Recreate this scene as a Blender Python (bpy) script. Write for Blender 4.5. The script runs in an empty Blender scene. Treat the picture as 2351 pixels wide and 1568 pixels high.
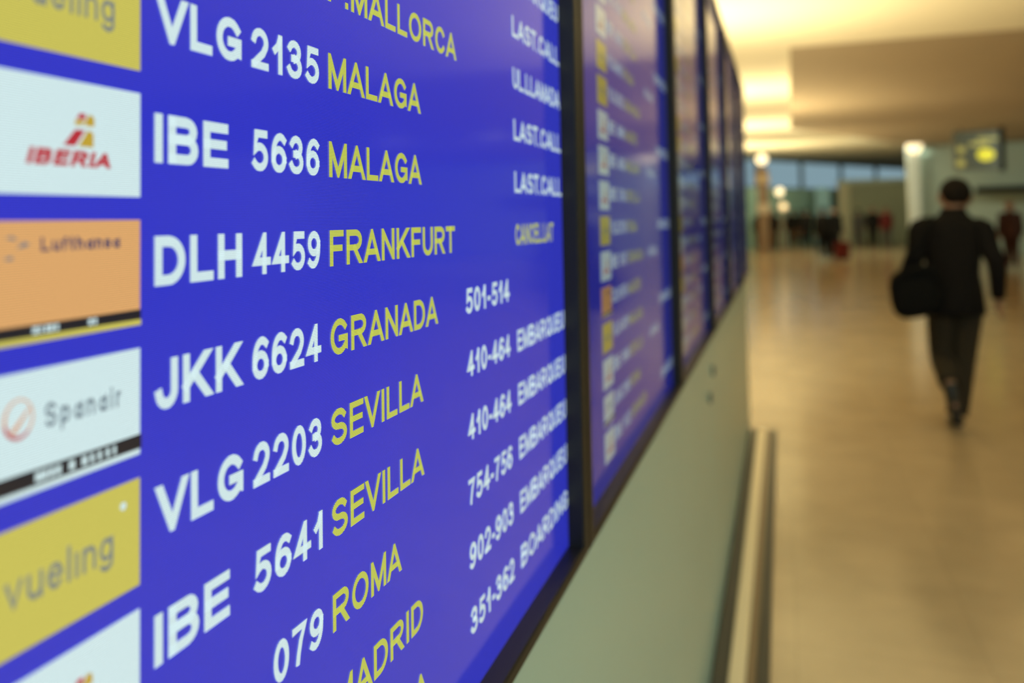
import bpy, bmesh, math, random
from mathutils import Vector, Matrix
sc = bpy.context.scene
COL = sc.collection
random.seed(7)

# ------------------------------------------------------------------ camera
EYE = 1.49                      # camera height above the floor
YAW, PITCH, ROLL = 0.3236, -0.0406, -0.0177
FPX, CYPX, WPX, HPX = 1850.0, 429.2, 2351.0, 1568.0
cam = bpy.data.cameras.new('camera')
camo = bpy.data.objects.new('camera', cam)
COL.objects.link(camo)
cyw, syw = math.cos(YAW), math.sin(YAW)
F0 = Vector((-syw, cyw, 0)); R0 = Vector((cyw, syw, 0)); U0 = Vector((0, 0, 1))
F1 = F0*math.cos(PITCH) - U0*math.sin(PITCH); U1 = U0*math.cos(PITCH) + F0*math.sin(PITCH)
R2 = R0*math.cos(ROLL) + U1*math.sin(ROLL); U2 = U1*math.cos(ROLL) - R0*math.sin(ROLL)
camo.matrix_world = Matrix(((R2.x, U2.x, -F1.x, 0), (R2.y, U2.y, -F1.y, 0), (R2.z, U2.z, -F1.z, EYE), (0, 0, 0, 1)))
cam.sensor_fit = 'HORIZONTAL'; cam.sensor_width = 36.0
cam.lens = FPX/WPX*36.0
cam.shift_y = (CYPX - HPX/2)/WPX
cam.clip_start = 0.02; cam.clip_end = 300
cam.dof.use_dof = True
cam.dof.focus_distance = 0.51
cam.dof.aperture_fstop = cam.lens/7.2
sc.camera = camo

# ------------------------------------------------------------------ world, exposure
w = bpy.data.worlds.new('dusk_sky'); sc.world = w; w.use_nodes = True
bg = w.node_tree.nodes['Background']
bg.inputs['Color'].default_value = (0.46, 0.62, 0.68, 1); bg.inputs['Strength'].default_value = 0.55
sc.view_settings.view_transform = 'Standard'
sc.view_settings.look = 'None'
sc.view_settings.gamma = 1.0
sc.view_settings.exposure = 0.0
sc.view_settings.use_curve_mapping = False
sc.cycles.use_denoising = True
sc.cycles.max_bounces = 8
sc.cycles.diffuse_bounces = 4
sc.cycles.sample_clamp_indirect = 4.0

# ------------------------------------------------------------------ hall lighting
WARM = (1.0, 0.80, 0.42)
def area_lamp(name, loc, size, sizey, power, color, direction):
    l = bpy.data.lights.new(name, 'AREA'); l.shape = 'RECTANGLE'; l.size = size; l.size_y = sizey
    l.energy = power; l.color = color
    o = bpy.data.objects.new(name, l); COL.objects.link(o); o.location = loc
    o.rotation_euler = Vector(direction).to_track_quat('-Z', 'Y').to_euler()
    return o
# added uplights, unseen, to brighten the ceiling: left wall trough and display top
for i in range(5):
    area_lamp('trough_fill_light', (-2.55, 4 + i*7.4, 2.66), 0.16, 6.4, 500, WARM, (0.45, 0, 1))
area_lamp('display_top_fill', (-0.50, 2.6, 2.74), 0.12, 6.0, 60, WARM, (0.1, 0, 1))
# added fill panels behind the camera, unseen, to light the glass apron
FILL_PANEL = [(3.0, -2.6), (7.0, -2.6), (3.0, -6.2), (7.0, -6.2)]
for x, y in FILL_PANEL:
    area_lamp('fill_panel_light', (x, y, 4.24), 1.5, 1.5, 150, (0.72, 1.0, 0.98), (0, 0, -1))
CEIL_Z = 4.29
# added cool fill lamps, out of view, to brighten the far walls
FILL_WASH = [(8.0, 21.0, 3.878), (11.2, 21.0, 3.878), (1.6, 26.8, CEIL_Z), (4.0, 31.3, CEIL_Z)]
for x, y, z in FILL_WASH:
    area_lamp('fill_washer_light', (x, y+0.06, z-0.07), 1.5, 0.06, 125 if y < 22 else 150, (0.84, 1.0, 0.80), (0.05, 1, -0.10))

# ------------------------------------------------------------------ materials
def mat(name, col, rough=0.6, metal=0.0, spec=0.5, emit=None, estr=0.0, noise=0.0, nscale=8.0, bump=0.0, coat=0.0):
    m = bpy.data.materials.new(name); m.use_nodes = True
    nt = m.node_tree; b = nt.nodes['Principled BSDF']
    b.inputs['Base Color'].default_value = (*col, 1)
    b.inputs['Roughness'].default_value = rough; b.inputs['Metallic'].default_value = metal
    b.inputs['Specular IOR Level'].default_value = spec
    b.inputs['Coat Weight'].default_value = coat
    if emit:
        b.inputs['Emission Color'].default_value = (*emit, 1); b.inputs['Emission Strength'].default_value = estr
    if noise or bump:
        tc = nt.nodes.new('ShaderNodeTexCoord'); nz = nt.nodes.new('ShaderNodeTexNoise')
        nz.inputs['Scale'].default_value = nscale; nz.inputs['Detail'].default_value = 4
        nt.links.new(tc.outputs['Object'], nz.inputs['Vector'])
        if noise:
            mx = nt.nodes.new('ShaderNodeMix'); mx.data_type = 'RGBA'
            mx.inputs['A'].default_value = (*[c*(1-noise) for c in col], 1)
            mx.inputs['B'].default_value = (*[min(1, c*(1+noise)) for c in col], 1)
            nt.links.new(nz.outputs['Fac'], mx.inputs['Factor'])
            nt.links.new(mx.outputs['Result'], b.inputs['Base Color'])
        if bump:
            bp = nt.nodes.new('ShaderNodeBump'); bp.inputs['Strength'].default_value = bump
            nt.links.new(nz.outputs['Fac'], bp.inputs['Height']); nt.links.new(bp.outputs['Normal'], b.inputs['Normal'])
    return m

D = 0.26                        # distance from the lens to the plane of the screens
LINE = 0.084*D/25               # height of one pixel row of the displays
def screen_mat(name, emit, strength, gloss=0.5):
    """a lit display behind a slightly matt front: pixel rows lit one by one, dark gaps between them"""
    m = bpy.data.materials.new(name); m.use_nodes = True
    nt = m.node_tree; b = nt.nodes['Principled BSDF']
    b.inputs['Base Color'].default_value = (0.010, 0.010, 0.012, 1)
    b.inputs['Roughness'].default_value = 0.13
    b.inputs['Specular IOR Level'].default_value = 0.0
    b.inputs['Coat Weight'].default_value = 1.0; b.inputs['Coat Roughness'].default_value = 0.10
    b.inputs['Coat IOR'].default_value = 1.7
    b.inputs['Emission Color'].default_value = (*emit, 1)
    tc = nt.nodes.new('ShaderNodeTexCoord'); sp = nt.nodes.new('ShaderNodeSeparateXYZ')
    nt.links.new(tc.outputs['Object'], sp.inputs[0])
    m1 = nt.nodes.new('ShaderNodeMath'); m1.operation = 'MULTIPLY'; m1.inputs[1].default_value = 2*math.pi/LINE
    m2 = nt.nodes.new('ShaderNodeMath'); m2.operation = 'SINE'
    m3 = nt.nodes.new('ShaderNodeMapRange'); m3.inputs['From Min'].default_value = -0.75; m3.inputs['From Max'].default_value = 0.75
    m3.inputs['To Min'].default_value = strength*0.45; m3.inputs['To Max'].default_value = strength*1.35
    nt.links.new(sp.outputs['Z'], m1.inputs[0]); nt.links.new(m1.outputs[0], m2.inputs[0])
    nt.links.new(m2.outputs[0], m3.inputs['Value']); nt.links.new(m3.outputs[0], b.inputs['Emission Strength'])
    return m
M = {}

M['blue'] = screen_mat('display_blue', (0.030, 0.038, 0.67), 1.0)
M['white'] = screen_mat('display_white', (0.74, 0.95, 0.97), 1.0)
M['yellow'] = screen_mat('display_yellow', (0.62, 0.69, 0.11), 1.0)
M['tyellow'] = screen_mat('display_tile_yellow', (0.68, 0.62, 0.115), 1.0)
M['orange'] = screen_mat('display_tile_orange', (0.84, 0.45, 0.17), 1.0)
M['red'] = screen_mat('display_red', (0.56, 0.03, 0.05), 1.0)
M['gold'] = screen_mat('display_gold', (0.62, 0.42, 0.04), 1.0)
M['grey'] = screen_mat('display_grey', (0.24, 0.27, 0.25), 1.0)
M['black'] = screen_mat('display_black', (0.012, 0.012, 0.02), 1.0)
M['navy'] = screen_mat('display_navy', (0.055, 0.05, 0.14), 1.0)
M['slate'] = screen_mat('display_slate', (0.16, 0.22, 0.27), 1.0)
M['pale_orange'] = screen_mat('display_pale_orange', (0.80, 0.42, 0.24), 1.0)
SCREEN_KEYS = list(M)
# viewing-angle falloff of the farther displays, put into dimmer material copies
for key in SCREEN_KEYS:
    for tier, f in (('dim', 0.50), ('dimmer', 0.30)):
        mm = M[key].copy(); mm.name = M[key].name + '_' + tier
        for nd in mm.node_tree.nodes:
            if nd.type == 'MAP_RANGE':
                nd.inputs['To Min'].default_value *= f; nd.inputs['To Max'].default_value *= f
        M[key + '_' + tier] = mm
M['bezel'] = mat('black_plastic', (0.012, 0.011, 0.010), 0.42, spec=0.4, noise=0.2, nscale=60)
M['bracket'] = mat('dark_steel', (0.05, 0.05, 0.05), 0.5, metal=0.6)
M['stand'] = mat('painted_panel', (0.46, 0.50, 0.42), 0.5, noise=0.05)
M['glassp'] = mat('backpainted_glass', (0.44, 0.65, 0.58), 0.36, spec=0.5, coat=0.7, noise=0.04, nscale=2)
M['clamp'] = mat('brushed_steel', (0.22, 0.25, 0.25), 0.35, metal=0.9)
M['rail'] = mat('satin_aluminium', (0.80, 0.70, 0.52), 0.28, metal=0.25)
M['rubber'] = mat('dark_rubber', (0.028, 0.030, 0.028), 0.45)
M['railmid'] = mat('bronze_aluminium', (0.20, 0.15, 0.10), 0.35, metal=0.5)

M['glassp'].node_tree.nodes['Principled BSDF'].inputs['Coat Roughness'].default_value = 0.26

# ------------------------------------------------------------------ helpers
def link(name, me, m, parent=None):
    o = bpy.data.objects.new(name, me); COL.objects.link(o)
    for mm in (m if isinstance(m, (list, tuple)) else [m]):
        if mm is not None: me.materials.append(mm)
    if parent: o.parent = parent
    return o
def from_bm(name, bm, m, parent=None, smooth=False):
    me = bpy.data.meshes.new(name); bmesh.ops.recalc_face_normals(bm, faces=bm.faces); bm.to_mesh(me); bm.free()
    if smooth:
        for p in me.polygons: p.use_smooth = True
    return link(name, me, m, parent)
def box_into(bm, x0, x1, y0, y1, z0, z1, bevel=0.0, mi=0):
    vs = [bm.verts.new((x, y, z)) for x in (x0, x1) for y in (y0, y1) for z in (z0, z1)]
    fs = [(0, 1, 3, 2), (4, 6, 7, 5), (0, 4, 5, 1), (2, 3, 7, 6), (0, 2, 6, 4), (1, 5, 7, 3)]
    faces = [bm.faces.new([vs[i] for i in f]) for f in fs]
    for f in faces: f.material_index = mi
    if bevel:
        es = list({e for f in faces for e in f.edges})
        bmesh.ops.bevel(bm, geom=es, offset=bevel, segments=2, affect='EDGES', profile=0.5)
def box(name, x0, x1, y0, y1, z0, z1, m, parent=None, bevel=0.0):
    bm = bmesh.new(); box_into(bm, x0, x1, y0, y1, z0, z1, bevel)
    return from_bm(name, bm, m, parent)
def prism(name, pts, z0, z1, m, parent=None, bevel=0.0):
    bm = bmesh.new()
    lo = [bm.verts.new((x, y, z0)) for x, y in pts]; hi = [bm.verts.new((x, y, z1)) for x, y in pts]
    bm.faces.new(lo); bm.faces.new(hi)
    n = len(pts)
    for i in range(n): bm.faces.new((lo[i], lo[(i+1) % n], hi[(i+1) % n], hi[i]))
    if bevel: bmesh.ops.bevel(bm, geom=list(bm.edges), offset=bevel, segments=2, affect='EDGES')
    return from_bm(name, bm, m, parent)
def loft_into(bm, rings, n=20, mi=0, cap=True):
    """rings: (cx, cy, cz, rx, ry) horizontal ellipses, bottom to top"""
    R = []
    for cx, cy, cz, rx, ry in rings:
        R.append([bm.verts.new((cx + rx*math.cos(2*math.pi*k/n), cy + ry*math.sin(2*math.pi*k/n), cz)) for k in range(n)])
    for a, b in zip(R, R[1:]):
        for k in range(n): bm.faces.new((a[k], a[(k+1) % n], b[(k+1) % n], b[k])).material_index = mi
    if cap:
        bm.faces.new(R[0][::-1]).material_index = mi; bm.faces.new(R[-1]).material_index = mi
def tube_into(bm, pts, rad, n=12, mi=0, flat=1.0):
    """tapered tube along a path, smoothed between the given stations"""
    P = [Vector(p) for p in pts]; fine = []; rr = []
    for i in range(len(P)-1):
        p0, p1, p2, p3 = P[max(i-1, 0)], P[i], P[i+1], P[min(i+2, len(P)-1)]
        for k in range(4):
            t = k/4
            fine.append(0.5*((2*p1) + (-p0+p2)*t + (2*p0-5*p1+4*p2-p3)*t*t + (-p0+3*p1-3*p2+p3)*t**3))
            rr.append(rad[i]*(1-t) + rad[i+1]*t)
    fine.append(P[-1]); rr.append(rad[-1])
    R = []; up = Vector((0, 1, 0.01))
    for i, p in enumerate(fine):
        d = (fine[min(i+1, len(fine)-1)] - fine[max(i-1, 0)]).normalized()
        a = d.cross(up)
        if a.length < 1e-3: a = d.cross(Vector((1, 0, 0)))
        a.normalize(); b = a.cross(d).normalized()
        R.append([bm.verts.new(p + a*rr[i]*math.cos(2*math.pi*k/n) + b*rr[i]*flat*math.sin(2*math.pi*k/n)) for k in range(n)])
    for a, b in zip(R, R[1:]):
        for k in range(n): bm.faces.new((a[k], a[(k+1) % n], b[(k+1) % n], b[k])).material_index = mi
    bm.faces.new(R[0][::-1]).material_index = mi; bm.faces.new(R[-1]).material_index = mi
def tag(o, label=None, cat=None, group=None, kind=None):
    if label: o['label'] = label
    if cat: o['category'] = cat
    if group: o['group'] = group
    if kind: o['kind'] = kind
    return o
def empty(name, loc, rz=0.0, label=None, cat=None, group=None):
    o = bpy.data.objects.new(name, None); COL.objects.link(o); o.location = loc; o.rotation_euler = (0, 0, rz)
    o.empty_display_size = 0.1
    return tag(o, label, cat, group)
def struct(o): o['kind'] = 'structure'; return o
def copy_tree(o, parent=None):
    c = o.copy(); COL.objects.link(c)
    if parent: c.parent = parent
    for ch in list(o.children): copy_tree(ch, c)
    return c

# ------------------------------------------------------------------ the hall
def floor_mat():
    m = mat('polished_stone', (0.46, 0.335, 0.20), 0.17, spec=0.5)
    nt = m.node_tree; b = nt.nodes['Principled BSDF']
    tc = nt.nodes.new('ShaderNodeTexCoord'); br = nt.nodes.new('ShaderNodeTexBrick')
    br.offset = 0.0; br.inputs['Scale'].default_value = 1.0
    br.inputs['Brick Width'].default_value = 0.6; br.inputs['Row Height'].default_value = 0.6
    br.inputs['Mortar Size'].default_value = 0.004
    br.inputs['Color1'].default_value = (0.43, 0.318, 0.19, 1); br.inputs['Color2'].default_value = (0.47, 0.35, 0.212, 1)
    br.inputs['Mortar'].default_value = (0.41, 0.305, 0.185, 1)
    nz = nt.nodes.new('ShaderNodeTexNoise'); nz.inputs['Scale'].default_value = 3.0; nz.inputs['Detail'].default_value = 6
    mx = nt.nodes.new('ShaderNodeMix'); mx.data_type = 'RGBA'; mx.blend_type = 'OVERLAY'; mx.inputs['Factor'].default_value = 0.25
    nt.links.new(tc.outputs['Object'], br.inputs['Vector']); nt.links.new(tc.outputs['Object'], nz.inputs['Vector'])
    nt.links.new(br.outputs['Color'], mx.inputs['A']); nt.links.new(nz.outputs['Fac'], mx.inputs['B'])
    nt.links.new(mx.outputs['Result'], b.inputs['Base Color'])
    return m
M['floor'] = floor_mat()
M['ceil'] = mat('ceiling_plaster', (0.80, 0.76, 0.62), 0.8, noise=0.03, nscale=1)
M['soffit'] = mat('shaded_soffit_plaster', (0.38, 0.31, 0.22), 0.8, noise=0.04, nscale=1)  # shade under the dropped ceiling is put into this darker colour
M['wall'] = mat('wall_plaster', (0.52, 0.49, 0.40), 0.7, noise=0.04, nscale=1)
M['wallg'] = mat('green_grey_cladding', (0.36, 0.42, 0.34), 0.5, noise=0.06, nscale=1)
M['teal'] = mat('teal_glass_front', (0.36, 0.58, 0.53), 0.3, noise=0.15, nscale=1)
M['frame'] = mat('window_frame_grey', (0.20, 0.25, 0.28), 0.4, metal=0.3)
M['olive'] = mat('olive_panel', (0.22, 0.23, 0.14), 0.6, noise=0.1, nscale=1)
M['pale'] = mat('pale_column_paint', (0.62, 0.66, 0.62), 0.5, noise=0.03)
M['brown'] = mat('brown_post_paint', (0.20, 0.12, 0.06), 0.5, noise=0.1)
def glass_mat():
    m = bpy.data.materials.new('window_glass'); m.use_nodes = True; nt = m.node_tree
    b = nt.nodes['Principled BSDF']; b.inputs['Transmission Weight'].default_value = 1.0
    b.inputs['Roughness'].default_value = 0.0; b.inputs['IOR'].default_value = 1.02
    b.inputs['Base Color'].default_value = (0.85, 0.95, 1.0, 1)
    return m
M['glass'] = glass_mat()
CEIL = 4.29
struct(box('floor', -12, 22, -12, 78, -0.2, 0.0, M['floor']))
struct(prism('ceiling', [(-12, -12), (22, -12), (22, 76.5), (-12, 20.4)], CEIL, CEIL+0.25, M['ceil']))
struct(box('wall_left', -3.2, -3.0, -12, 60, 0, CEIL, M['wall']))
struct(box('wall_right', 17.0, 17.2, -12, 66, 0, CEIL, M['wall']))
struct(box('wall_back', -3.2, 17.2, -9.2, -9.0, 0, CEIL, M['wall']))
# dropped ceiling over the middle of the concourse, its shade put into the plaster colour
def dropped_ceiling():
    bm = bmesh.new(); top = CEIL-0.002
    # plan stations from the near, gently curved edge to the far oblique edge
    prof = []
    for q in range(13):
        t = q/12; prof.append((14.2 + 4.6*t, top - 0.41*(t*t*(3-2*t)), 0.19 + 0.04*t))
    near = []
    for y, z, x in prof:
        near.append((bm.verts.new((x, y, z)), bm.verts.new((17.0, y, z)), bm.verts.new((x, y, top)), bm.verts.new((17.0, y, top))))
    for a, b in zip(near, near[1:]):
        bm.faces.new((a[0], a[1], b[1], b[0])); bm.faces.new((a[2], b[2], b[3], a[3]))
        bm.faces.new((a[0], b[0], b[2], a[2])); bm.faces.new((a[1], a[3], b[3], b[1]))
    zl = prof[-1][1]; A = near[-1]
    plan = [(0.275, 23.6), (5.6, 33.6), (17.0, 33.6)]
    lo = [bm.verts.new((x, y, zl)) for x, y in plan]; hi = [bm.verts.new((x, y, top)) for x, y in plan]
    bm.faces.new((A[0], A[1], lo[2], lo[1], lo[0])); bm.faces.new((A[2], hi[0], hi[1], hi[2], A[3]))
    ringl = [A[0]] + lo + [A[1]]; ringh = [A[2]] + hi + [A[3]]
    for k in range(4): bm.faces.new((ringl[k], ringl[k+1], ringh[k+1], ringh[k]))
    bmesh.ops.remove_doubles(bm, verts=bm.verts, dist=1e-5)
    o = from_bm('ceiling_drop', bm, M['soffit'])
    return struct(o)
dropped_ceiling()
# far wall, running off obliquely: low dark wall, ribbon window, head
P0, P1 = Vector((-3.0, 35.0)), Vector((17.0, 68.0))
dv = (P1-P0).normalized(); nv = Vector((-dv.y, dv.x))
def far_slab(name, t0, t1, z0, z1, th, m, parent=None, off=0.0):
    a = P0 + dv*t0 + nv*off; b = P0 + dv*t1 + nv*off
    return prism(name, [(a.x, a.y), (b.x, b.y), (b.x+nv.x*th, b.y+nv.y*th), (a.x+nv.x*th, a.y+nv.y*th)], z0, z1, m, parent)
LEN = (P1-P0).length
struct(far_slab('wall_far', 0, LEN, 0, 2.72, 0.25, M['teal']))
struct(far_slab('trim_1', 0, LEN, 4.06, CEIL, 0.25, M['frame']))
k = 0
for i in range(10):
    t0, t1 = i*LEN/10, (i+1)*LEN/10
    win = struct(far_slab('window_%d' % (i+1), t0+0.03, t1-0.03, 2.78, 4.00, 0.03, M['glass'], off=0.1))
    for nm, a0, a1, z0, z1 in (('frame', t0, t0+0.03, 2.72, 4.06), ('frame', t1-0.03, t1, 2.72, 4.06), ('sill', t0+0.03, t1-0.03, 2.72, 2.78), ('frame', t0+0.03, t1-0.03, 4.00, 4.06)):
        far_slab('window_' + nm, a0, a1, z0, z1, 0.2, M['frame'], win, off=0.02)
# green-grey volume on the right and the pale column at its corner
struct(prism('wall_block', [(4.62, 32.0), (17.0, 32.0), (17.0, 33.4), (4.62, 33.4)], 0, CEIL-0.42, M['wallg']))
struct(box('column', 4.22, 4.60, 31.3, 31.7, 0, CEIL-0.42, M['pale'], bevel=0.03))

# ------------------------------------------------------------------ lettering: stroke glyphs on a cap height of 1
def arc(cx, cy, rx, ry, a0, a1, n=12):
    return [(cx + rx*math.cos(math.radians(a0 + (a1-a0)*i/n)), cy + ry*math.sin(math.radians(a0 + (a1-a0)*i/n))) for i in range(n+1)]
# width, strokes in the inset box (0..1, 0..1); a leading 'o' closes the stroke
G = {
 'A': (1.00, [[(-.08, -.2), (.5, 1.0), (1.08, -.2)], [(.2, .27), (.8, .27)]], 'd'),
 'B': (0.86, [[(0, 0), (0, 1)], [(0, 1), (.6, 1)] + arc(.62, .765, .33, .235, 90, -90, 8) + [(0, .53)], [(0, .53), (.64, .53)] + arc(.66, .265, .34, .265, 90, -90, 8) + [(0, 0)]], ''),
 'C': (0.92, [arc(.5, .5, .5, .5, 38, 322, 20)], ''),
 'D': (0.88, [[(0, 0), (0, 1), (.42, 1)] + arc(.42, .5, .58, .5, 90, -90, 14)], 'o'),
 'E': (0.80, [[(1, 1), (0, 1), (0, 0), (1, 0)], [(0, .52), (.92, .52)]], ''),
 'F': (0.74, [[(1, 1), (0, 1), (0, 0)], [(0, .5), (.88, .5)]], ''),
 'G': (0.96, [arc(.5, .5, .5, .5, 40, 318, 20) + [(.96, .14), (.96, .44), (.55, .44)]], ''),
 'H': (0.84, [[(0, 0), (0, 1)], [(1, 0), (1, 1)], [(0, .53), (1, .53)]], ''),
 'I': (0.20, [[(.5, 0), (.5, 1)]], ''),
 'J': (0.68, [[(1, 1), (1, .32)] + arc(.5, .32, .5, .32, 0, -170, 12)], ''),
 'K': (0.94, [[(0, 0), (0, 1)], [(1.1, 1.2), (.0, .30)], [(.36, .58), (1.14, -.2)]], 'd'),
 'L': (0.74, [[(0, 1), (0, 0), (1, 0)]], ''),
 'M': (1.00, [[(0, 0), (0, 1), (.5, .02), (1, 1), (1, 0)]], 'm'),
 'N': (0.86, [[(0, 0), (0, 1), (1, 0), (1, 1)]], 'm'),
 'O': (1.00, [arc(.5, .5, .5, .5, 0, 360, 26)[:-1]], 'o'),
 'P': (0.80, [[(0, 0), (0, 1), (.6, 1)] + arc(.62, .73, .38, .27, 90, -90, 10) + [(0, .46)]], ''),
 'Q': (1.00, [arc(.5, .5, .5, .5, 0, 360, 26), [(.6, .25), (1.0, -.05)]], ''),
 'R': (0.92, [[(0, 0), (0, 1), (.58, 1)] + arc(.60, .74, .36, .26, 90, -90, 10) + [(0, .48)], [(.5, .46), (1.08, -.2)]], 'd'),
 'S': (0.86, [arc(.48, .755, .46, .245, 25, 262, 12) + arc(.52, .255, .48, .255, 82, -155, 12)], ''),
 'T': (0.84, [[(0, 1), (1, 1)], [(.5, 1), (.5, 0)]], ''),
 'U': (0.84, [[(0, 1), (0, .38)] + arc(.5, .38, .5, .38, 180, 360, 14) + [(1, 1)]], ''),
 'V': (0.94, [[(-.09, 1.2), (.5, .0), (1.09, 1.2)]], 'd'),
 '0': (0.70, [arc(.5, .5, .5, .5, 0, 360, 22)[:-1]], 'o'),
 '1': (0.52, [[(.80, 0), (.80, 1)], [(.72, .95), (.52, .76), (.10, .62)]], ''),
 '2': (0.72, [arc(.5, .70, .48, .30, 168, -25, 12) + [(.74, .38), (.10, .06)], [(.0, 0), (1, 0)]], ''),
 '3': (0.70, [arc(.47, .75, .45, .25, 155, -80, 12), [(.36, .53), (.56, .53)], arc(.48, .27, .52, .27, 82, -158, 13)], ''),
 '4': (0.74, [[(.70, 0), (.70, 1.0), (.0, .27), (1.06, .27)]], 'm'),
 '5': (0.72, [[(.95, 1), (.22, 1), (.10, .50)] + arc(.48, .31, .52, .31, 122, -142, 15)], ''),
 '6': (0.70, [arc(.5, .30, .5, .30, 0, 360, 18), arc(.62, .45, .62, .55, 55, 180, 10) + [(0, .3)]], ''),
 '7': (0.70, [[(0, 1), (1, 1), (.62, .6), (.40, .2), (.34, 0)]], ''),
 '8': (0.70, [arc(.5, .75, .44, .25, 0, 360, 16), arc(.5, .265, .5, .265, 0, 360, 18)], ''),
 '9': (0.70, [arc(.5, .70, .5, .30, 0, 360, 18), arc(.38, .55, .62, .55, 235, 360, 10) + [(1, .7)]], ''),
 '-': (0.34, [[(0, .37), (1, .37)]], ''),
 '.': (0.20, [[(.5, 0), (.5, .015)]], ''),
}
# lower case, x height 0.72 of the cap height
G.update({
 'v': (0.72, [[(0, .70), (.5, .0), (1, .70)]], ''),
 'u': (0.68, [[(0, .68), (0, .28)] + arc(.5, .28, .5, .28, 180, 360, 10) + [(1, .68)], [(1, .4), (1, 0)]], ''),
 'e': (0.70, [arc(.5, .34, .5, .34, 8, 318, 16), [(0.02, .36), (.98, .36)]], ''),
 'l': (0.18, [[(.5, 0), (.5, 1)]], ''),
 'i': (0.18, [[(.5, 0), (.5, .68)]], ''),
 'í': (0.18, [[(.5, 0), (.5, .66)], [(.5, .93), (.5, .96)]], ''),
 'n': (0.66, [[(0, 0), (0, .68)], [(0, .42)] + arc(.5, .42, .5, .26, 170, 0, 8) + [(1, 0)]], ''),
 'g': (0.70, [arc(.5, .36, .5, .32, 0, 360, 16), [(1, .68), (1, -.10)] + arc(.5, -.10, .5, .20, 0, -150, 8)], 'x'),
 'S_': (0.70, [arc(.5, .75, .45, .25, 25, 262, 10) + arc(.5, .25, .48, .25, 82, -155, 10)], ''),
 'p': (0.70, [arc(.5, .34, .5, .34, 0, 360, 16), [(0, .68), (0, -.30)]], 'x'),
 'a': (0.70, [arc(.5, .30, .46, .30, 0, 360, 16), [(1, .68), (1, 0)]], ''),
 'r': (0.42, [[(0, 0), (0, .68)], [(0, .40)] + arc(.6, .40, .6, .28, 170, 70, 6)], ''),
 'f': (0.42, [[(.4, 0), (.4, .75)] + arc(.85, .75, .45, .25, 180, 80, 6), [(0, .66), (.9, .66)]], ''),
 't': (0.42, [[(.4, .95), (.4, .2)] + arc(.85, .2, .45, .2, 180, 280, 6), [(0, .66), (.9, .66)]], ''),
 'h': (0.66, [[(0, 0), (0, 1)], [(0, .42)] + arc(.5, .42, .5, .26, 170, 0, 8) + [(1, 0)]], ''),
 's': (0.62, [arc(.5, .51, .46, .17, 25, 262, 8) + arc(.5, .17, .48, .17, 82, -155, 8)], ''),
})
def clip_poly(poly, lo, hi):
    for sgn, lim in ((1, lo), (-1, -hi)):
        out = []
        for i in range(len(poly)):
            a, b = poly[i], poly[(i+1) % len(poly)]
            da, db = sgn*a[1]-lim, sgn*b[1]-lim
            if da >= 0: out.append(a)
            if da*db < 0:
                t = da/(da-db); out.append((a[0]+(b[0]-a[0])*t, a[1]+(b[1]-a[1])*t))
        poly = out
        if len(poly) < 3: return []
    return poly
def ribbon(pts, w, closed, sharp=True):
    P = []
    for p in pts:
        if not P or (Vector(p)-P[-1]).length > 0.012: P.append(Vector(p))
    if closed and (P[0]-P[-1]).length < 0.012: P.pop()
    n = len(P); h = w/2
    if not closed:                                   # square ends
        P[0] = P[0] - (P[1]-P[0]).normalized()*h; P[-1] = P[-1] + (P[-1]-P[-2]).normalized()*h
    L, R = [], []
    for i in range(n):
        a = P[i-1] if (i > 0 or closed) else None; b = P[(i+1) % n] if (i < n-1 or closed) else None
        d1 = (P[i]-a).normalized() if a is not None else (b-P[i]).normalized()
        d2 = (b-P[i]).normalized() if b is not None else d1
        n1 = Vector((-d1.y, d1.x)); n2 = Vector((-d2.y, d2.x)); mm = n1+n2
        if mm.length < 1e-4: mm = n1.copy()
        mm.normalize(); k = h/max(0.16 if sharp else 0.62, mm.dot(n1))
        L.append(P[i]+mm*k); R.append(P[i]-mm*k)
    q = []
    for i in range(n if closed else n-1):
        j = (i+1) % n
        q.append([tuple(R[i]), tuple(R[j]), tuple(L[j]), tuple(L[i])])
    return q
def glyph(ch, wt):
    wd, strokes, fl = G[ch]; out = []
    for s in strokes:
        pts = [(wt/2 + x*(wd-wt), wt/2 + y*(1-wt)) for x, y in s]
        closed = ('o' in fl)
        for q in ribbon(pts, wt, closed, fl in ('m', 'd')):
            q = clip_poly(q, -0.6 if 'x' in fl else 0.0, 1.0)
            if q: out.append(q)
    return wd, out
TIGHT = {'A': .03, 'V': .03, 'T': .05, 'L': .09, 'F': .09}
def text_polys(s, wt=0.2, gap=0.10, slant=0.0):
    x = 0; out = []
    for i, ch in enumerate(s):
        if ch == ' ': x += 0.4; continue
        wd, qs = glyph(ch, wt)
        if i: x += TIGHT.get(ch, gap)
        out += [[(px+x+slant*py, py) for px, py in q] for q in qs]
        x += wd + TIGHT.get(ch, gap)*0.6
    xs = [p[0] for q in out for p in q]
    x0 = min(xs)
    return [[(px-x0, py) for px, py in q] for q in out], max(xs)-x0

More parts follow.
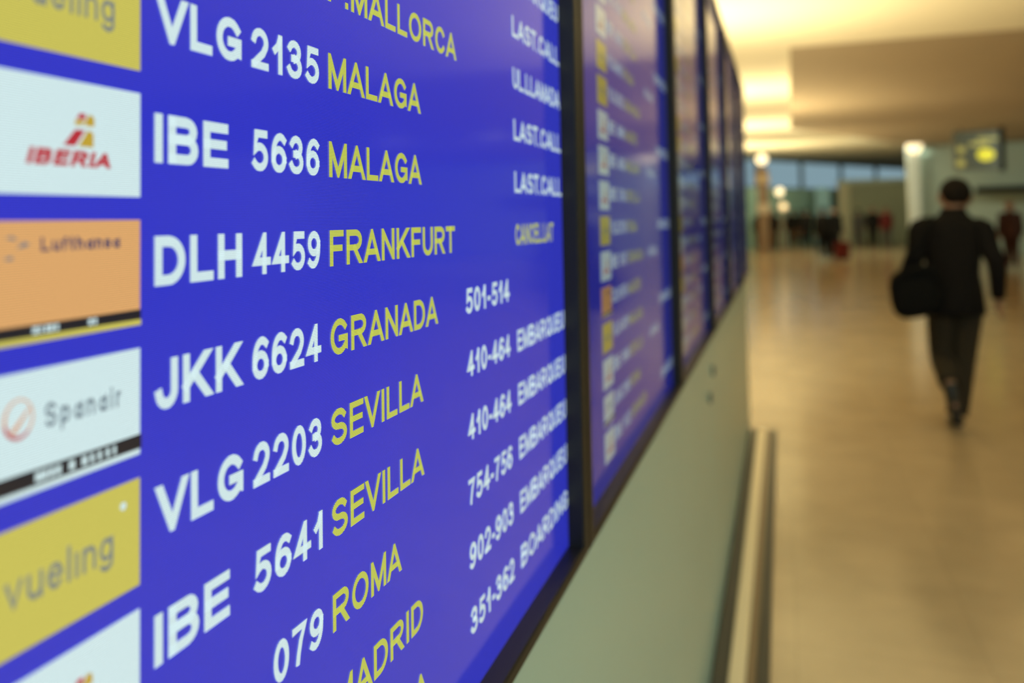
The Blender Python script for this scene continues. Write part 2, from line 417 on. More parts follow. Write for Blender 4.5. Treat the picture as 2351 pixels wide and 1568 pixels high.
# ------------------------------------------------------------------ displays (in units of D along the wall, from the lens)
PITCH_S = 3.7775; ROW = 0.2079; Z0 = -0.1014; CAP = 0.084
S_IN0, S_IN1 = 0.134, 3.7228           # lit area
S_OUT0, S_OUT1 = 0.046, 3.802          # outside of the bezel
Z_IN0, Z_IN1 = -1.534, 3.41
Z_OUT0, Z_OUT1 = -1.585, 3.47
PROUD = 0.08                           # the bezel stands proud of the screen
S_REF = (S_OUT0+S_OUT1)/2
ZB = EYE + Z_OUT0*D                    # underside of the displays above the floor
def loc3(s, z, dx=0.0): return (dx, (s-S_REF)*D, z*D + EYE - ZB)
LIFT = 0.0005
def flat_text(name, s, s0, width, zb, m, parent, cap=CAP, wt=0.2, right=None, gap=0.10):
    polys, wd = text_polys(s, wt, gap)
    k = cap if width is None else width/wd
    if right is not None: s0 = right - wd*k
    bm = bmesh.new()
    for q in polys:
        try: bm.faces.new([bm.verts.new(loc3(s0+x*k, zb+y*cap, LIFT*1.0)) for x, y in q])
        except ValueError: pass
    me = bpy.data.meshes.new(name)
    for f in bm.faces:
        f.normal_update()
        if f.normal.x < 0: f.normal_flip()
    bm.to_mesh(me); bm.free()
    return link(name, me, m, parent)
TL, TW, TB, TH = 0.778, 0.28, -0.0584, 0.1705
def tile(kind, row, parent):
    """a square airline panel shown on the screen, with its lettering and emblem"""
    zb = Z0 - row*ROW + TB
    mats = []; bm = bmesh.new()
    def mi(n):
        if M[n] not in mats: mats.append(M[n])
        return mats.index(M[n])
    def rect(x0, x1, y0, y1, n, lift): poly([(x0, y0), (x1, y0), (x1, y1), (x0, y1)], n, lift)
    def poly(pts, n, lift):
        f = bm.faces.new([bm.verts.new(loc3(TL+x*TW, zb+y*TH, lift)) for x, y in pts])
        f.normal_update()
        if f.normal.x < 0: f.normal_flip()
        f.material_index = mi(n)
    def word(s, x0, x1, yb, cap, n, wt=0.2, slant=0.0, gap=0.12):
        polys, wd = text_polys(s, wt, gap, slant); k = (x1-x0)/wd
        for q in polys: poly([(x0+px*k, yb+py*cap) for px, py in q], n, LIFT*2)
    if kind == 'v':
        rect(0, 1, 0, 1, 'tyellow', LIFT)
        word('vueling', .14, .80, .37, .30, 'grey', .15)
        poly([(.87+.022*math.cos(a*.5236), .80+.038*math.sin(a*.5236)) for a in range(12)], 'white', LIFT*2)
    elif kind == 'i':
        rect(0, 1, 0, 1, 'white', LIFT)
        word('IBERIA', .24, .775, .25, .14, 'red', .26, .22, .10)
        poly([(.46, .43), (.535, .43), (.60, .575), (.535, .575)], 'red', LIFT*2)
        poly([(.555, .43), (.655, .43), (.655, .55), (.635, .575), (.615, .575)], 'gold', LIFT*2)
        poly([(.53, .615), (.575, .615), (.60, .655), (.60, .665), (.535, .665)], 'gold', LIFT*2)
        poly([(.54, .672), (.605, .672), (.60, .725), (.565, .725)], 'red', LIFT*2)
        poly([(.592, .615), (.66, .615), (.66, .69), (.645, .715), (.62, .715)], 'gold', LIFT*2)
    elif kind == 'l':
        rect(0, 1, 0, 1, 'orange', LIFT)
        rect(0, 1, .055, .145, 'black', LIFT*2); rect(0, 1, 0, .055, 'tyellow', LIFT*2)
        word('Lufthansa', .33, .84, .745, .115, 'navy', .2, 0, .12)
        poly([(.12, .86), (.17, .875), (.20, .84), (.16, .85)], 'slate', LIFT*2)
        poly([(.19, .77), (.235, .83), (.27, .80), (.245, .79)], 'slate', LIFT*2)
        poly([(.12, .70), (.17, .715), (.175, .69), (.15, .68)], 'slate', LIFT*2)
        for x0, x1 in ((.28, .31), (.32, .335), (.35, .37), (.375, .40), (.41, .43), (.62, .645), (.655, .675)):
            rect(x0, x1, .075, .128, 'white', LIFT*3)
    elif kind == 's':
        rect(0, 1, 0, 1, 'white', LIFT)
        rect(0, 1, .06, .19, 'navy', LIFT*2); rect(0, 1, .06, .19, 'black', LIFT*2.5)
        word('Spanaír', .36, .85, .50, .20, 'slate', .17, 0, .2)
        ro = [(.21+.085*math.cos(a*.2618), .63+.165*math.sin(a*.2618)) for a in range(25)]
        ri = [(.213+.070*math.cos(a*.2618), .635+.142*math.sin(a*.2618)) for a in range(25)]
        for a in range(24):
            if 13 <= a <= 20: poly([ri[a], ro[a], ro[a+1], ri[a+1]], 'red', LIFT*2)
            else: poly([ri[a], ro[a], ro[a+1], ri[a+1]], 'pale_orange', LIFT*2)
        poly([(.15, .53), (.19, .53), (.27, .70), (.262, .71)], 'pale_orange', LIFT*3)
        for x0, x1 in ((.30, .335), (.34, .37), (.38, .41), (.42, .45), (.50, .535), (.58, .615), (.635, .66), (.685, .71), (.74, .765), (.79, .81)):
            rect(x0, x1, .085, .162, 'white', LIFT*3)
    me = bpy.data.meshes.new('airline_tile'); bm.to_mesh(me); bm.free()
    return link('airline_tile', me, mats, parent)

def ring_mesh(name, m, parent):
    """bezel: outer back, outer front, inner front, inner back; slightly rounded"""
    xf, xb, xs = PROUD*D, -0.06, -0.004
    prof = [(S_OUT0, S_OUT1, Z_OUT0, Z_OUT1, xb), (S_OUT0, S_OUT1, Z_OUT0, Z_OUT1, xf-0.002), (S_OUT0+.008, S_OUT1-.008, Z_OUT0+.008, Z_OUT1-.008, xf),
            (S_IN0-.008, S_IN1+.008, Z_IN0-.008, Z_IN1+.008, xf), (S_IN0, S_IN1, Z_IN0, Z_IN1, xf-0.002), (S_IN0, S_IN1, Z_IN0, Z_IN1, xs)]
    bm = bmesh.new(); R = []
    for s0, s1, z0, z1, x in prof:
        R.append([bm.verts.new(loc3(s, z, x)) for s, z in ((s0, z0), (s1, z0), (s1, z1), (s0, z1))])
    for a, b in zip(R, R[1:]):
        for i in range(4): bm.faces.new((a[i], a[(i+1) % 4], b[(i+1) % 4], b[i]))
    bm.faces.new(R[0][::-1]); 
    return from_bm(name, bm, m, parent)
def screen_mesh(parent):
    bm = bmesh.new()
    a = loc3(S_IN0, Z_IN0); b = loc3(S_IN1, Z_IN1)
    box_into(bm, -0.004, 0.0, a[1], b[1], a[2], b[2])
    return from_bm('screen', bm, M['blue'], parent)

C_CODE, C_NUM, C_NUMR, C_DEST, C_GATE, C_STAT = 1.090, 1.343, 1.600, 1.640, 2.478, 3.012
CODEW = {'VLG': .231, 'DLH': .230, 'JKK': .234, 'IBE': .190}
def row_items(scr, r, code, num, dest, gate, status, dw=None, scolor='white'):
    zb = Z0 - r*ROW
    if code: flat_text('airline_code', code, C_CODE, CODEW.get(code), zb, M['white'], scr, wt=.215)
    if num: flat_text('flight_number', num, None, .0637*len(num) - .006, zb, M['white'], scr, right=C_NUMR, wt=.19)
    if dest: flat_text('destination', dest, C_DEST, dw, zb, M['yellow'], scr, wt=.178)
    if gate: flat_text('gate_number', gate, C_GATE, .446, zb, M['white'], scr, wt=.185)
    if status: flat_text('boarding_status', status, C_STAT, .545 if status.startswith('CANC') else .70, zb, M[scolor], scr, wt=.185)

def new_monitor(n, label):
    o = empty('flight_display', (-D, (S_REF + n*PITCH_S)*D, ZB), 0, label, 'display screen', 'row of flight information displays')
    return o
mon = new_monitor(0, 'nearest flight display, blue screen showing large legible flights to Malaga, Frankfurt and Granada')
ring_mesh('bezel', M['bezel'], mon)
scr = screen_mesh(mon)
box('wall_bracket', -0.075, -0.058, -0.12, 0.12, 0.45, 0.85, M['bracket'], mon)
row_items(scr, -5, None, None, None, None, 'EMBARQUEU')
row_items(scr, -4, None, None, None, None, 'LAST.CALL')
row_items(scr, -3, None, None, 'P.MALLORCA', None, 'UL.LLAMADA', .788)
row_items(scr, -2, 'VLG', '2135', 'MALAGA', None, 'LAST.CALL', .508)
row_items(scr, -1, 'IBE', '5636', 'MALAGA', None, 'LAST.CALL', .508)
row_items(scr, 0, 'DLH', '4459', 'FRANKFURT', None, 'CANCEL.LAT', .752, 'yellow')
row_items(scr, 1, 'JKK', '6624', 'GRANADA', '501-514', None, .612)
row_items(scr, 2, 'VLG', '2203', 'SEVILLA', '410-464', 'EMBARQUEU', .500)
row_items(scr, 3, 'IBE', '5641', 'SEVILLA', '410-464', 'EMBARQUEU', .500)
row_items(scr, 4, None, '079', 'ROMA', '754-756', 'EMBARQUEU', .350)
row_items(scr, 5, None, None, 'MADRID', '902-903', 'EMBARQUEU', .478)
row_items(scr, 6, None, None, None, '351-362', 'BOARDING', None)
flat_text('destination', 'A', 2.047, .10, Z0 - 6*ROW, M['yellow'], scr, wt=.165)
for r, kd in ((-4, 'v'), (-3, 'v'), (-2, 'v'), (-1, 'i'), (0, 'l'), (1, 's'), (2, 'v'), (3, 'i'), (4, 'i'), (5, 'i')):
    tile(kd, r, scr)

# the displays further along: same make, other flights
def far_rows(scr, kinds, first, dests):
    for i, kd in enumerate(kinds):
        r = first + i
        tile(kd, r, scr)
        code = {'v': 'VLG', 'i': 'IBE', 'l': 'DLH', 's': 'JKK'}[kd]
        row_items(scr, r, code, '%04d' % (2100 + (r*937) % 4600), dests[i % len(dests)], '410-464' if r % 3 == 1 else None, 'EMBARQUEU' if r % 3 == 0 else None)
mon2 = new_monitor(1, 'second flight display along the wall, blurred rows beside coloured tiles')
ring_mesh('bezel', M['bezel'], mon2); scr2 = screen_mesh(mon2)
box('wall_bracket', -0.075, -0.058, -0.12, 0.12, 0.45, 0.85, M['bracket'], mon2)
far_rows(scr2, 'vivivi' + 'ivviiivilvisi', -12, ['MALAGA', 'SEVILLA', 'ROMA', 'GRANADA', 'MADRID'])
LBL = ['third flight display from the camera, washed with pink reflection above a blue lower half',
       'fourth flight display along the wall, narrow strip of reflection between dark bezels',
       'fifth flight display along the wall, next to last in the row, thin tan sliver',
       'sixth flight display, last one at the far end of the row']
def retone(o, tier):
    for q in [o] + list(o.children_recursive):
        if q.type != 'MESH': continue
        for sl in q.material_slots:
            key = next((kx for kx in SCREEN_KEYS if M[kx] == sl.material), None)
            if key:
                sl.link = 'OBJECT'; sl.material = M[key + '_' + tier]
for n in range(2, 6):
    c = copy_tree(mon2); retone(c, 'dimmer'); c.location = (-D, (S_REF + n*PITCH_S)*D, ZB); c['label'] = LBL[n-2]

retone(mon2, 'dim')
# ------------------------------------------------------------------ the display wall: backing, glass apron below, floor rail
Y0, Y1 = -0.75, (S_OUT1 + 5*PITCH_S)*D + 0.04
st = empty('display_stand', (-0.40, (Y0+Y1)/2, 0), 0, 'long free-standing partition that carries the row of flight displays, pale glass below', 'partition')
def at_st(name, x0, x1, y0, y1, z0, z1, m, parent=None, bevel=0.0):
    o = box(name, x0+0.40, x1+0.40, y0-(Y0+Y1)/2, y1-(Y0+Y1)/2, z0, z1, m, None, bevel); o.parent = parent or st; return o
at_st('backing_panel', -0.62, -D-0.076, Y0, Y1, 0.06, 2.64, M['stand'], bevel=0.004)
at_st('kick_board', -0.60, -0.35, Y0+0.01, Y1-0.01, 0.0, 0.06, M['rubber'])
YJ = 11.4*D
for a, b, yy, zz, lb in ((Y0, YJ-0.004, YJ-0.07, 0.86, 'pale green glass panel under the nearer displays, on the camera side of the joint'),
                         (YJ+0.004, Y1, YJ+0.07, 0.93, 'pale green glass panel under the farther displays, beyond the joint')):
    yc = (a+b)/2
    g = empty('glass_panel', (-0.268, yc, 0), 0, lb, 'glass panel', 'glass panels below the displays')
    for nm, x0, x1, y0, y1, z0, z1, mm in (('pane', -0.274, -0.262, a, b, 0.012, ZB-0.006, M['glassp']), ('floor_channel', -0.334, -0.2745, a, b, 0.0, 0.10, M['rubber']),
                                           ('clamp', -0.2615, -0.252, yy-0.016, yy+0.016, zz-0.018, zz+0.018, M['clamp'])):
        box(nm, x0+0.268, x1+0.268, y0-yc, y1-yc, z0, z1, mm, g, 0.002)
# floor rail in front
fr = empty('floor_rail', (-0.175, (Y0+Y1)/2, 0), 0, 'low metal floor rail with dark edge strips running along the foot of the glass', 'floor rail')
def at_fr(name, x0, x1, z1, m, bevel=0.003):
    o = box(name, x0+0.175, x1+0.175, Y0-(Y0+Y1)/2, 5.82-(Y0+Y1)/2, 0.0, z1, m, None, bevel); o.parent = fr; return o
at_fr('edge_strip', -0.2605, -0.208, 0.03, M['rubber'])
at_fr('rail_plate', -0.208, -0.156, 0.028, M['rail'])
at_fr('rail_step', -0.156, -0.124, 0.024, M['railmid'])
at_fr('edge_strip', -0.124, -0.084, 0.03, M['rubber'])

# ------------------------------------------------------------------ light fittings
M['lampon'] = mat('lit_lamp', (0.9, 0.85, 0.7), 0.5, emit=(1.0, 0.80, 0.48), estr=1.5)
M['lampdim'] = mat('lit_lamp_dim', (0.9, 0.85, 0.7), 0.5, emit=(1.0, 0.66, 0.30), estr=1.1)
M['white_metal'] = mat('white_metal', (0.7, 0.68, 0.62), 0.4)
tr = struct(box('added_trough', -2.72, -2.38, 0.5, 37.5, 2.50, 2.60, M['wall']))  # unseen trough, made up to hold the added uplights
for x0, x1 in ((-2.72, -2.70), (-2.40, -2.38)):
    box('added_trough_lip', x0, x1, 0.5, 37.5, 2.60, 2.78, M['wall'], tr)
box('added_trough_bracket', -3.0, -2.72, 0.5, 37.5, 2.52, 2.56, M['wall'], tr)
for x, y in FILL_PANEL:  # frames for the added fill panels
    o = empty('fill_light_panel', (x, y, CEIL), 0, 'added square fill light panel overhead behind the viewpoint, unseen', 'ceiling light', 'added square fill light panels')
    box('panel_frame', -.80, .80, -.80, .80, -.035, 0, M['white_metal'], o, .005)
for x, y, z in FILL_WASH:  # bodies for the added far-end fill lamps
    o = empty('fill_washer', (x, y, z), 0, 'added slim fill lamp at the dropped ceiling, facing the far end', 'ceiling light', 'added linear fill lamps')
    box('fill_washer_housing', -.8, .8, -.05, .05, -.11, 0, M['soffit'], o, .004)
def globe(bm, cx, cy, cz, r, mi=0):
    rings = []
    loft_into(bm, [(cx, cy, cz+r*math.sin(a), max(.002, r*math.cos(a)), max(.002, r*math.cos(a))) for a in [math.radians(-88+i*22) for i in range(9)]], 16, mi)
def lamp_post(x, y, zl, r, m, label, name='globe_lamp_post'):
    o = empty(name, (x, y, 0), 0, label, 'lamp')
    bm = bmesh.new(); loft_into(bm, [(0, 0, 0, .18, .18), (0, 0, .03, .18, .18), (0, 0, .05, .035, .035), (0, 0, zl-r*.9, .028, .028)], 14); from_bm('post', bm, M['brown'], o)
    bm = bmesh.new(); globe(bm, 0, 0, zl, r); from_bm('globe', bm, m, o, True)
    return o
tower = empty('information_totem', (-0.72, 33, 0), 0, 'tall brown banded post with a lit globe on top beyond the displays', 'post')
bm = bmesh.new(); box_into(bm, -.20, .20, -.20, .20, 0, 3.35, .02); from_bm('shaft', bm, M['brown'], tower)
box('band', -.25, .25, -.25, .25, 2.75, 3.05, mat('tan_band', (.42, .30, .16), .5), tower, .02)
box('band', -.25, .25, -.25, .25, 1.55, 1.95, mat('pale_band', (.50, .40, .28), .5), tower, .02)
bm = bmesh.new(); loft_into(bm, [(0, 0, 3.35, .05, .05), (0, 0, 3.5, .05, .05)], 12); from_bm('stem', bm, M['brown'], tower)
bm = bmesh.new(); globe(bm, 0, 0, 3.69, .21); from_bm('globe', bm, M['lampon'], tower, True)
lamp_post(-0.097, 33, 2.395, .15, M['lampon'], 'taller globe lamp on a thin post just right of the brown totem')
lamp_post(0.02, 32.4, 1.80, .15, M['lampdim'], 'lower amber globe lamp in front of the taller thin lamp post')
cl = empty('column_lamp', (4.42, 31.3, 3.62), 0, 'bright warm wall lamp high on the pale column', 'lamp')
bm = bmesh.new(); loft_into(bm, [(0, -.16, -.06, .12, .10), (0, -.18, .12, .25, .16), (0, -.18, .30, .25, .16)], 18); from_bm('shade', bm, M['lampon'], cl, True)
box('mount', -.06, .06, -.06, 0.0, .0, .2, M['white_metal'], cl)

# ------------------------------------------------------------------ hanging sign, dark fascia, kiosk
M['signface'] = mat('sign_face', (0.11, 0.12, 0.09), 0.4)
M['signedge'] = mat('sign_case', (0.010, 0.010, 0.010), 0.7, spec=0.1)
M['signyel'] = mat('sign_yellow', (0.55, 0.50, 0.04), 0.4, emit=(0.80, 0.72, 0.02), estr=0.75)
M['signdim'] = mat('sign_pale_yellow', (0.45, 0.42, 0.12), 0.4, emit=(0.55, 0.48, 0.12), estr=0.35)
sg = empty('hanging_sign', (5.31, 26.0, 2.66), 0, 'dark hanging direction sign with glowing yellow symbols above the walking man', 'sign')
box('case', -.60, .56, -.05, .10, 0, 1.12, M['signface'], sg, .01)
box('side_frame', .56, .68, -.10, .12, -.04, 1.20, M['signedge'], sg, .01)
for x in (-.4, .4): 
    bm = bmesh.new(); loft_into(bm, [(x, 0, 1.1, .015, .015), (x, 0, 1.22, .015, .015)], 8); from_bm('hanger', bm, M['signedge'], sg)
def disc(name, cx, cz, rx, rz, m, parent, y=-.056, th=.012):
    bm = bmesh.new(); n = 20
    a = [bm.verts.new((cx+rx*math.cos(2*math.pi*k/n), y, cz+rz*math.sin(2*math.pi*k/n))) for k in range(n)]
    b = [bm.verts.new((cx+rx*math.cos(2*math.pi*k/n), y-th, cz+rz*math.sin(2*math.pi*k/n))) for k in range(n)]
    bm.faces.new(a); bm.faces.new(b[::-1])
    for k in range(n): bm.faces.new((a[k], a[(k+1) % n], b[(k+1) % n], b[k]))
    return from_bm(name, bm, m, parent)
disc('symbol', .20, .44, .22, .17, M['signyel'], sg)
bm = bmesh.new(); box_into(bm, -.20, .28, -.066, -.052, .70, .80); box_into(bm, .0, .5, -.066, -.052, .84, .92); from_bm('arrow', bm, M['signdim'], sg)
disc('symbol', -.42, .60, .10, .10, M['signdim'], sg)
disc('symbol', -.44, .22, .11, .11, M['signdim'], sg)
fb = empty('fascia_board', (7.1, 30.2, 2.10), 0, 'long dark horizontal sign board on the green-grey wall right of the man', 'sign board')
box('board', -1.0, 3.0, 0, .10, 0, .22, M['signedge'], fb, .01)
box('board_mount', -.8, 2.8, .10, 1.80, .06, .14, M['frame'], fb)
ks = empty('kiosk', (4.16, 42.0, 0), 0, 'olive kiosk with flat roof standing before the far windows', 'kiosk')
box('kiosk_body', -1.45, 1.45, 0, 1.2, 0, 2.95, M['olive'], ks, .02)
box('kiosk_roof', -1.6, 1.6, -.2, 1.3, 2.95, 3.12, M['wallg'], ks, .02)
box('corner_post', -1.62, -1.10, -.12, .0, 0, 2.95, mat('tan_panel', (.46, .42, .26), .6), ks, .02)
bp = empty('banner_stand', (1.80, 41.0, 0), 0, 'narrow light blue banner panel standing before the far wall', 'banner')
box('foot', -.35, .35, -.15, .15, 0, .04, M['frame'], bp, .01)
box('panel', -.33, .33, -.02, .02, .04, 2.75, mat('blue_banner', (.22, .42, .50), .5), bp, .005)

# ------------------------------------------------------------------ people
M['skin'] = mat('skin', (0.26, 0.14, 0.09), 0.55)
M['hair'] = mat('dark_hair', (0.008, 0.006, 0.005), 0.8, spec=0.1)
M['coat'] = mat('black_wool', (0.008, 0.007, 0.007), 0.9, spec=0.1, noise=0.3, nscale=80)
M['trouser'] = mat('dark_grey_cloth', (0.030, 0.024, 0.016), 0.9, spec=0.15, noise=0.2, nscale=80)
M['shoe'] = mat('black_leather', (0.010, 0.009, 0.008), 0.4)
M['bag'] = mat('black_nylon', (0.006, 0.006, 0.006), 0.9, spec=0.1, bump=0.2, nscale=40)
M['eye'] = mat('eye', (0.7, 0.7, 0.68), 0.2)
def skin_mesh(name, V, E, root, m, parent):
    keys = list(V); me = bpy.data.meshes.new(name)
    me.from_pydata([V[k][0] for k in keys], [(keys.index(a), keys.index(b)) for a, b in E], [])
    o = link(name, me, m, parent)
    o.modifiers.new('skin', 'SKIN'); o.modifiers['skin'].use_smooth_shade = True
    sv = me.skin_vertices[0].data
    for i, kx in enumerate(keys):
        r = V[kx][1]; sv[i].radius = (r, r) if not isinstance(r, tuple) else r
        sv[i].use_root = (kx == root)
    s = o.modifiers.new('subdivision', 'SUBSURF'); s.levels = 1; s.render_levels = 2
    return o
def person(loc, rz, label, J=None, coat=None, trousers=None, hair=None, coat_len=0.80, scale=1.0, coat_w=1.0, group=None):
    P = dict(pelvis=(0, 0, .93), waist=(0, 0, 1.07), chest=(0, .0, 1.24), upchest=(0, 0, 1.37), neck=(0, .01, 1.46), head0=(0, .025, 1.535), head1=(0, .03, 1.60), head2=(0, .02, 1.66),
             lsho=(-.175, 0, 1.385), lelb=(-.23, -.02, 1.12), lwri=(-.25, .05, .89), rsho=(.175, 0, 1.385), relb=(.23, -.02, 1.12), rwri=(.25, .05, .89),
             lhip=(-.09, 0, .88), lkne=(-.095, .02, .49), lank=(-.095, -.02, .085), ltoe=(-.10, .14, .035), rhip=(.09, 0, .88), rkne=(.095, .02, .49), rank=(.095, -.02, .085), rtoe=(.10, .14, .035))
    P.update(J or {})
    V3 = {k: Vector(v) for k, v in P.items()}
    root = empty('person', loc, rz, label, 'person', group); root.scale = (scale,)*3
    rad = dict(pelvis=.12, waist=.105, chest=.115, upchest=.085, neck=.055, head0=.078, head1=.098, head2=.075, lsho=.045, lelb=.044, lwri=.03, rsho=.045, relb=.044, rwri=.03,
               lhip=.085, lkne=.058, lank=.040, ltoe=.034, rhip=.085, rkne=.058, rank=.040, rtoe=.034)
    V = {k: (tuple(V3[k]), rad[k]) for k in P}
    E = [('pelvis', 'waist'), ('waist', 'chest'), ('chest', 'upchest'), ('upchest', 'neck'), ('neck', 'head0'), ('head0', 'head1'), ('head1', 'head2'),
         ('upchest', 'lsho'), ('lsho', 'lelb'), ('lelb', 'lwri'), ('upchest', 'rsho'), ('rsho', 'relb'), ('relb', 'rwri'),
         ('pelvis', 'lhip'), ('lhip', 'lkne'), ('lkne', 'lank'), ('lank', 'ltoe'), ('pelvis', 'rhip'), ('rhip', 'rkne'), ('rkne', 'rank'), ('rank', 'rtoe')]
    h1 = V3['head1']
    V['nose'] = (tuple(h1 + Vector((0, .118, -.02))), .014); E.append(('head1', 'nose'))
    for sd, q in ((-1, 'l'), (1, 'r')):
        V[q+'ear'] = (tuple(h1 + Vector((sd*.105, -.005, -.015))), (.012, .022)); E.append(('head1', q+'ear'))
        wr = V3[q+'wri']; d = (wr - V3[q+'elb']).normalized()
        side = Vector((0, 1, 0)) - d*d.y; side.normalize(); inn = d.cross(side)
        palm = wr + d*.055; V[q+'palm'] = (tuple(palm), .030); E.append((q+'wri', q+'palm'))
        for fi, (off, ln) in enumerate(((.030, .062), (.010, .072), (-.011, .067), (-.031, .052))):
            kn = palm + d*.035 + side*off; mid = kn + d*ln*.55 + inn*(.006*sd); tip = kn + d*ln*.95 + inn*(.022*sd)
            for nm, pp, rr in (('k', kn, .0105), ('m', mid, .009), ('t', tip, .0075)): V[q+nm+str(fi)] = (tuple(pp), rr)
            E += [(q+'palm', q+'k'+str(fi)), (q+'k'+str(fi), q+'m'+str(fi)), (q+'m'+str(fi), q+'t'+str(fi))]
        th = palm + side*.042 + d*.005; tt = th + d*.035 + side*.012
        V[q+'th'] = (tuple(th), .011); V[q+'tt'] = (tuple(tt), .0085); E += [(q+'palm', q+'th'), (q+'th', q+'tt')]
    skin_mesh('body', V, E, 'pelvis', M['skin'], root)
    for sd in (-1, 1):
        bm = bmesh.new(); globe(bm, h1.x+sd*.034, h1.y+.088, h1.z+.012, .012); from_bm('eye', bm, M['eye'], root, True)
    # hair: a cap over the crown and back of the head
    bm = bmesh.new(); bmesh.ops.create_uvsphere(bm, u_segments=20, v_segments=14, radius=1)
    c0 = h1 + Vector((0, -.012, .022))
    for v in bm.verts: v.co = Vector((v.co.x*.101, v.co.y*.116, v.co.z*.105))
    bmesh.ops.delete(bm, geom=[v for v in bm.verts if v.co.z < -.088 or (v.co.y > .055 and v.co.z < .055) or (v.co.y > .0 and v.co.z < -.04)], context='VERTS')
    for v in bm.verts: v.co += c0
    ho = from_bm('hair', bm, hair or M['hair'], root, True)
    sm = ho.modifiers.new('thickness', 'SOLIDIFY'); sm.thickness = .012
    # trousers
    bm = bmesh.new()
    for q in 'lr':
        tube_into(bm, [V3[q+'hip'] + Vector((0, 0, .06)), V3[q+'hip']*.8 + V3[q+'kne']*.2, V3[q+'kne'], V3[q+'kne']*.45 + V3[q+'ank']*.55, V3[q+'ank'] + (V3[q+'kne']-V3[q+'ank']).normalized()*.02], [.092, .100, .082, .076, .066], 16)
    pv = V3['pelvis']
    loft_into(bm, [(pv.x, pv.y, pv.z-.10, .13, .12), (pv.x, pv.y, pv.z-.03, .175, .135), (pv.x, pv.y, pv.z+.08, .165, .13)], 20)
    from_bm('trousers', bm, trousers or M['trouser'], root, True)
    # coat with sleeves and collar
    bm = bmesh.new(); ch, uc, wa = V3['chest'], V3['upchest'], V3['waist']; k = coat_w
    nk = V3['neck']
    loft_into(bm, [(pv.x, pv.y, coat_len, .204*k, .162), (pv.x, pv.y, coat_len+.012, .212*k, .168), (pv.x, pv.y, .95, .198*k, .156), (wa.x, wa.y, wa.z, .178*k, .138), (ch.x, ch.y, ch.z, .200*k, .142),
                   (uc.x, uc.y, uc.z-.03, .208*k, .135), (uc.x, uc.y, uc.z+.03, .190*k, .122), (uc.x*.5+nk.x*.5, uc.y*.5+nk.y*.5, uc.z+.062, .150*k, .108), (nk.x, nk.y, nk.z-.005, .098, .092), (nk.x, nk.y, nk.z+.02, .082, .084), (nk.x, nk.y+.005, nk.z+.045, .076, .078)], 24)
    for q in 'lr':
        s_, e_, w_ = V3[q+'sho'], V3[q+'elb'], V3[q+'wri']
        tube_into(bm, [uc*.35 + s_*.65 + Vector((0, 0, -.01)), s_ + (s_-uc)*.06, s_*.45 + e_*.55, e_, w_*.97 + e_*.03], [.075, .078, .068, .060, .046], 14)
    from_bm('coat', bm, coat or M['coat'], root, True)
    # shoes
    for q in 'lr':
        bm = bmesh.new(); a, t = V3[q+'ank'], V3[q+'toe']; d = (t-a); dh = Vector((d.x, d.y, 0)); 
        heel = a - d.normalized()*.045 + Vector((0, 0, -.028)); mid = a*.45 + t*.55 + Vector((0, 0, -.004))
        tube_into(bm, [heel, a*.85 + t*.15 + Vector((0, 0, -.018)), mid, t + d.normalized()*.06], [.040, .046, .044, .028], 12, flat=.8)
        lo = min(v.co.z for v in bm.verts)
        if lo < .12:
            for v in bm.verts: v.co.z = max(v.co.z, 0.0) if lo < 0 else v.co.z - lo
        from_bm('shoe', bm, M['shoe'], root, True)
    return root

WALK = dict(lkne=(-.08, .14, .51), lank=(-.08, .05, .12), ltoe=(-.085, .20, .07), rkne=(.085, .03, .48), rank=(.09, -.22, .13), rtoe=(.095, -.10, .035), lelb=(-.24, -.12, 1.13), lwri=(-.25, -.08, .89), relb=(.235, .05, 1.12), rwri=(.24, .20, .93))
man_pose = dict(pelvis=(0, 0, .93), waist=(.0, .0, 1.07), chest=(.005, .02, 1.25), upchest=(.005, .03, 1.38), neck=(.025, .05, 1.475), head0=(.04, .065, 1.545), head1=(.045, .07, 1.605), head2=(.045, .06, 1.665),
    lsho=(-.175, .03, 1.375), lelb=(-.245, -.02, 1.14), lwri=(-.21, .20, 1.02), rsho=(.185, .03, 1.365), relb=(.255, -.05, 1.13), rwri=(.275, .03, .90),
    lhip=(-.075, 0, .88), lkne=(-.075, .06, .50), lank=(-.085, -.26, .345), ltoe=(-.065, -.27, .185), rhip=(.085, 0, .88), rkne=(.045, .03, .48), rank=(-.015, -.02, .085), rtoe=(-.02, .13, .035))
person((1.10, 6.26, 0), 0.0, 'man in black coat and grey trousers walking away, black bag at his left hip', man_pose, coat_len=.79, coat_w=.92)
# his shoulder bag
bgr = empty('shoulder_bag', (1.10 - .26, 6.26 - .13, .77), 0, 'bulky black bag slung over the shoulder of the man walking away', 'bag')
bm = bmesh.new(); bmesh.ops.create_cube(bm, size=1)
bmesh.ops.subdivide_edges(bm, edges=list(bm.edges), cuts=5, use_grid_fill=True)
for v in bm.verts:
    q = Vector((v.co.x*2, v.co.y*2, v.co.z*2)); r = (abs(q.x)**3.2 + abs(q.y)**3.2 + abs(q.z)**3.2)**(1/3.2)
    q = q/max(r, .001)*max(abs(q.x), abs(q.y), abs(q.z))
    v.co = Vector((q.x*.155 - .02*q.z, q.y*.085 - .03*(1-abs(q.x))*0, .175 + q.z*.17 + .035*q.x))
from_bm('bag_body', bm, M['bag'], bgr, True)
bm = bmesh.new(); tube_into(bm, [(-.11, -.075, .28), (-.02, -.095, .33), (.09, -.085, .33), (.15, -.06, .24)], [.018, .03, .03, .018], 10, flat=.4); from_bm('flap', bm, M['bag'], bgr, True)
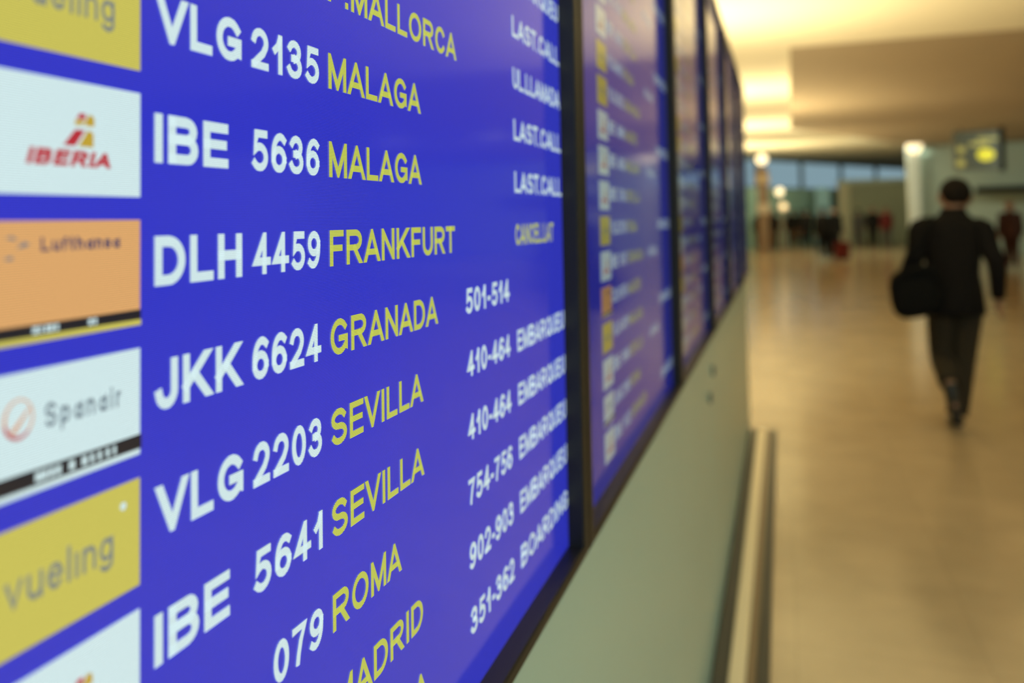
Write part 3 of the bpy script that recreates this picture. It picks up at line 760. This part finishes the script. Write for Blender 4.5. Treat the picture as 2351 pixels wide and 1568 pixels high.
bm = bmesh.new(); tube_into(bm, [(-.09, -.02, .30), (.0, -.045, .48), (.10, -.02, .64), (.13, .12, .69), (.10, .25, .60), (.0, .26, .42), (-.06, .12, .30)], [.016]*7, 10, flat=.35); from_bm('strap', bm, M['bag'], bgr, True)

c_dk = mat('charcoal_cloth', (0.009, 0.008, 0.007), .9, spec=0.1); c_rd = mat('maroon_cloth', (0.10, 0.016, 0.014), .9, spec=0.1); c_gr = mat('grey_cloth', (0.06, 0.054, 0.048), .9, spec=0.1)
c_br = mat('brown_cloth', (0.07, 0.038, 0.02), .9, spec=0.1); h_rd = mat('auburn_hair', (0.16, 0.055, 0.02), .6); c_rb = mat('dark_red_brown_cloth', (0.035, 0.014, 0.010), .9, spec=0.1)
crowd = [
 ((1.22, 28, 0), .1, 'person in black coat, larger dark figure left of the kiosk, beside the dark red suitcase', WALK, c_dk, c_dk, None, 1.0),
 ((1.62, 29.3, 0), 3.3, 'person in charcoal coat close behind the dark red suitcase, facing the camera', None, c_dk, c_dk, None, 1.0),
 ((0.74, 40, 0), .2, 'slim person in dark top with brown trousers beside the blue banner', WALK, c_dk, c_br, None, 1.0),
 ((0.34, 38.5, 0), 2.9, 'person in dark jacket facing this way, between lamp posts and blue banner', None, c_dk, c_br, None, .99),
 ((0.92, 35.5, 0), .4, 'person in black coat just left of the black-coated pair with the suitcase', WALK, c_dk, c_dk, None, 1.0),
 ((-0.52, 35.8, 0), 3.0, 'person in dark jacket between the brown totem and the thin lamp posts', None, c_dk, c_br, None, .98),
 ((-0.42, 37, 0), .1, 'person in black jacket farther back, partly hidden by the brown totem', WALK, c_dk, c_br, None, .98),
 ((-1.0, 36.5, 0), .0, 'person in dark jacket at the end of the displays, left of the totem', None, c_dk, c_gr, None, .97),
 ((3.10, 38, 0), .3, 'person in grey coat in front of the kiosk, left of a dark-coated one', WALK, c_gr, c_gr, None, .98),
 ((3.66, 38, 0), 3.1, 'person in black coat with auburn hair in front of the kiosk', None, c_dk, c_dk, h_rd, 1.02),
 ((4.15, 37.5, 0), .2, 'person in maroon top with auburn hair in front of the kiosk, near the pale column', WALK, c_rd, c_gr, h_rd, 1.0),
 ((5.43, 23.3, 0), -.2, 'person in dark reddish coat beyond the man with the bag, under the dark sign board', WALK, c_rb, c_rb, h_rd, 1.0),
]
for loc, rz, lb, J, ct, tr_, hr, scl in crowd:
    person(loc, rz, lb, J, ct, tr_, hr, scale=scl, coat_w=1.12, group='passengers in the distance')
sc_ = empty('suitcase', (1.72, 27.2, 0), 0, 'upright dark red suitcase beside the black-coated pair', 'suitcase')
box('case_shell', -.22, .22, -.13, .13, .06, .62, c_rd, sc_, .04)
for x in (-.16, .16):
    bm = bmesh.new(); loft_into(bm, [(x, 0, 0, .02, .04), (x, 0, .06, .02, .04)], 10); from_bm('wheel', bm, M['rubber'], sc_)
bm = bmesh.new(); tube_into(bm, [(-.09, .08, .6), (-.09, .08, .95), (0, .08, .98), (.09, .08, .95), (.09, .08, .6)], [.012]*5, 8); from_bm('pull_handle', bm, M['bracket'], sc_)
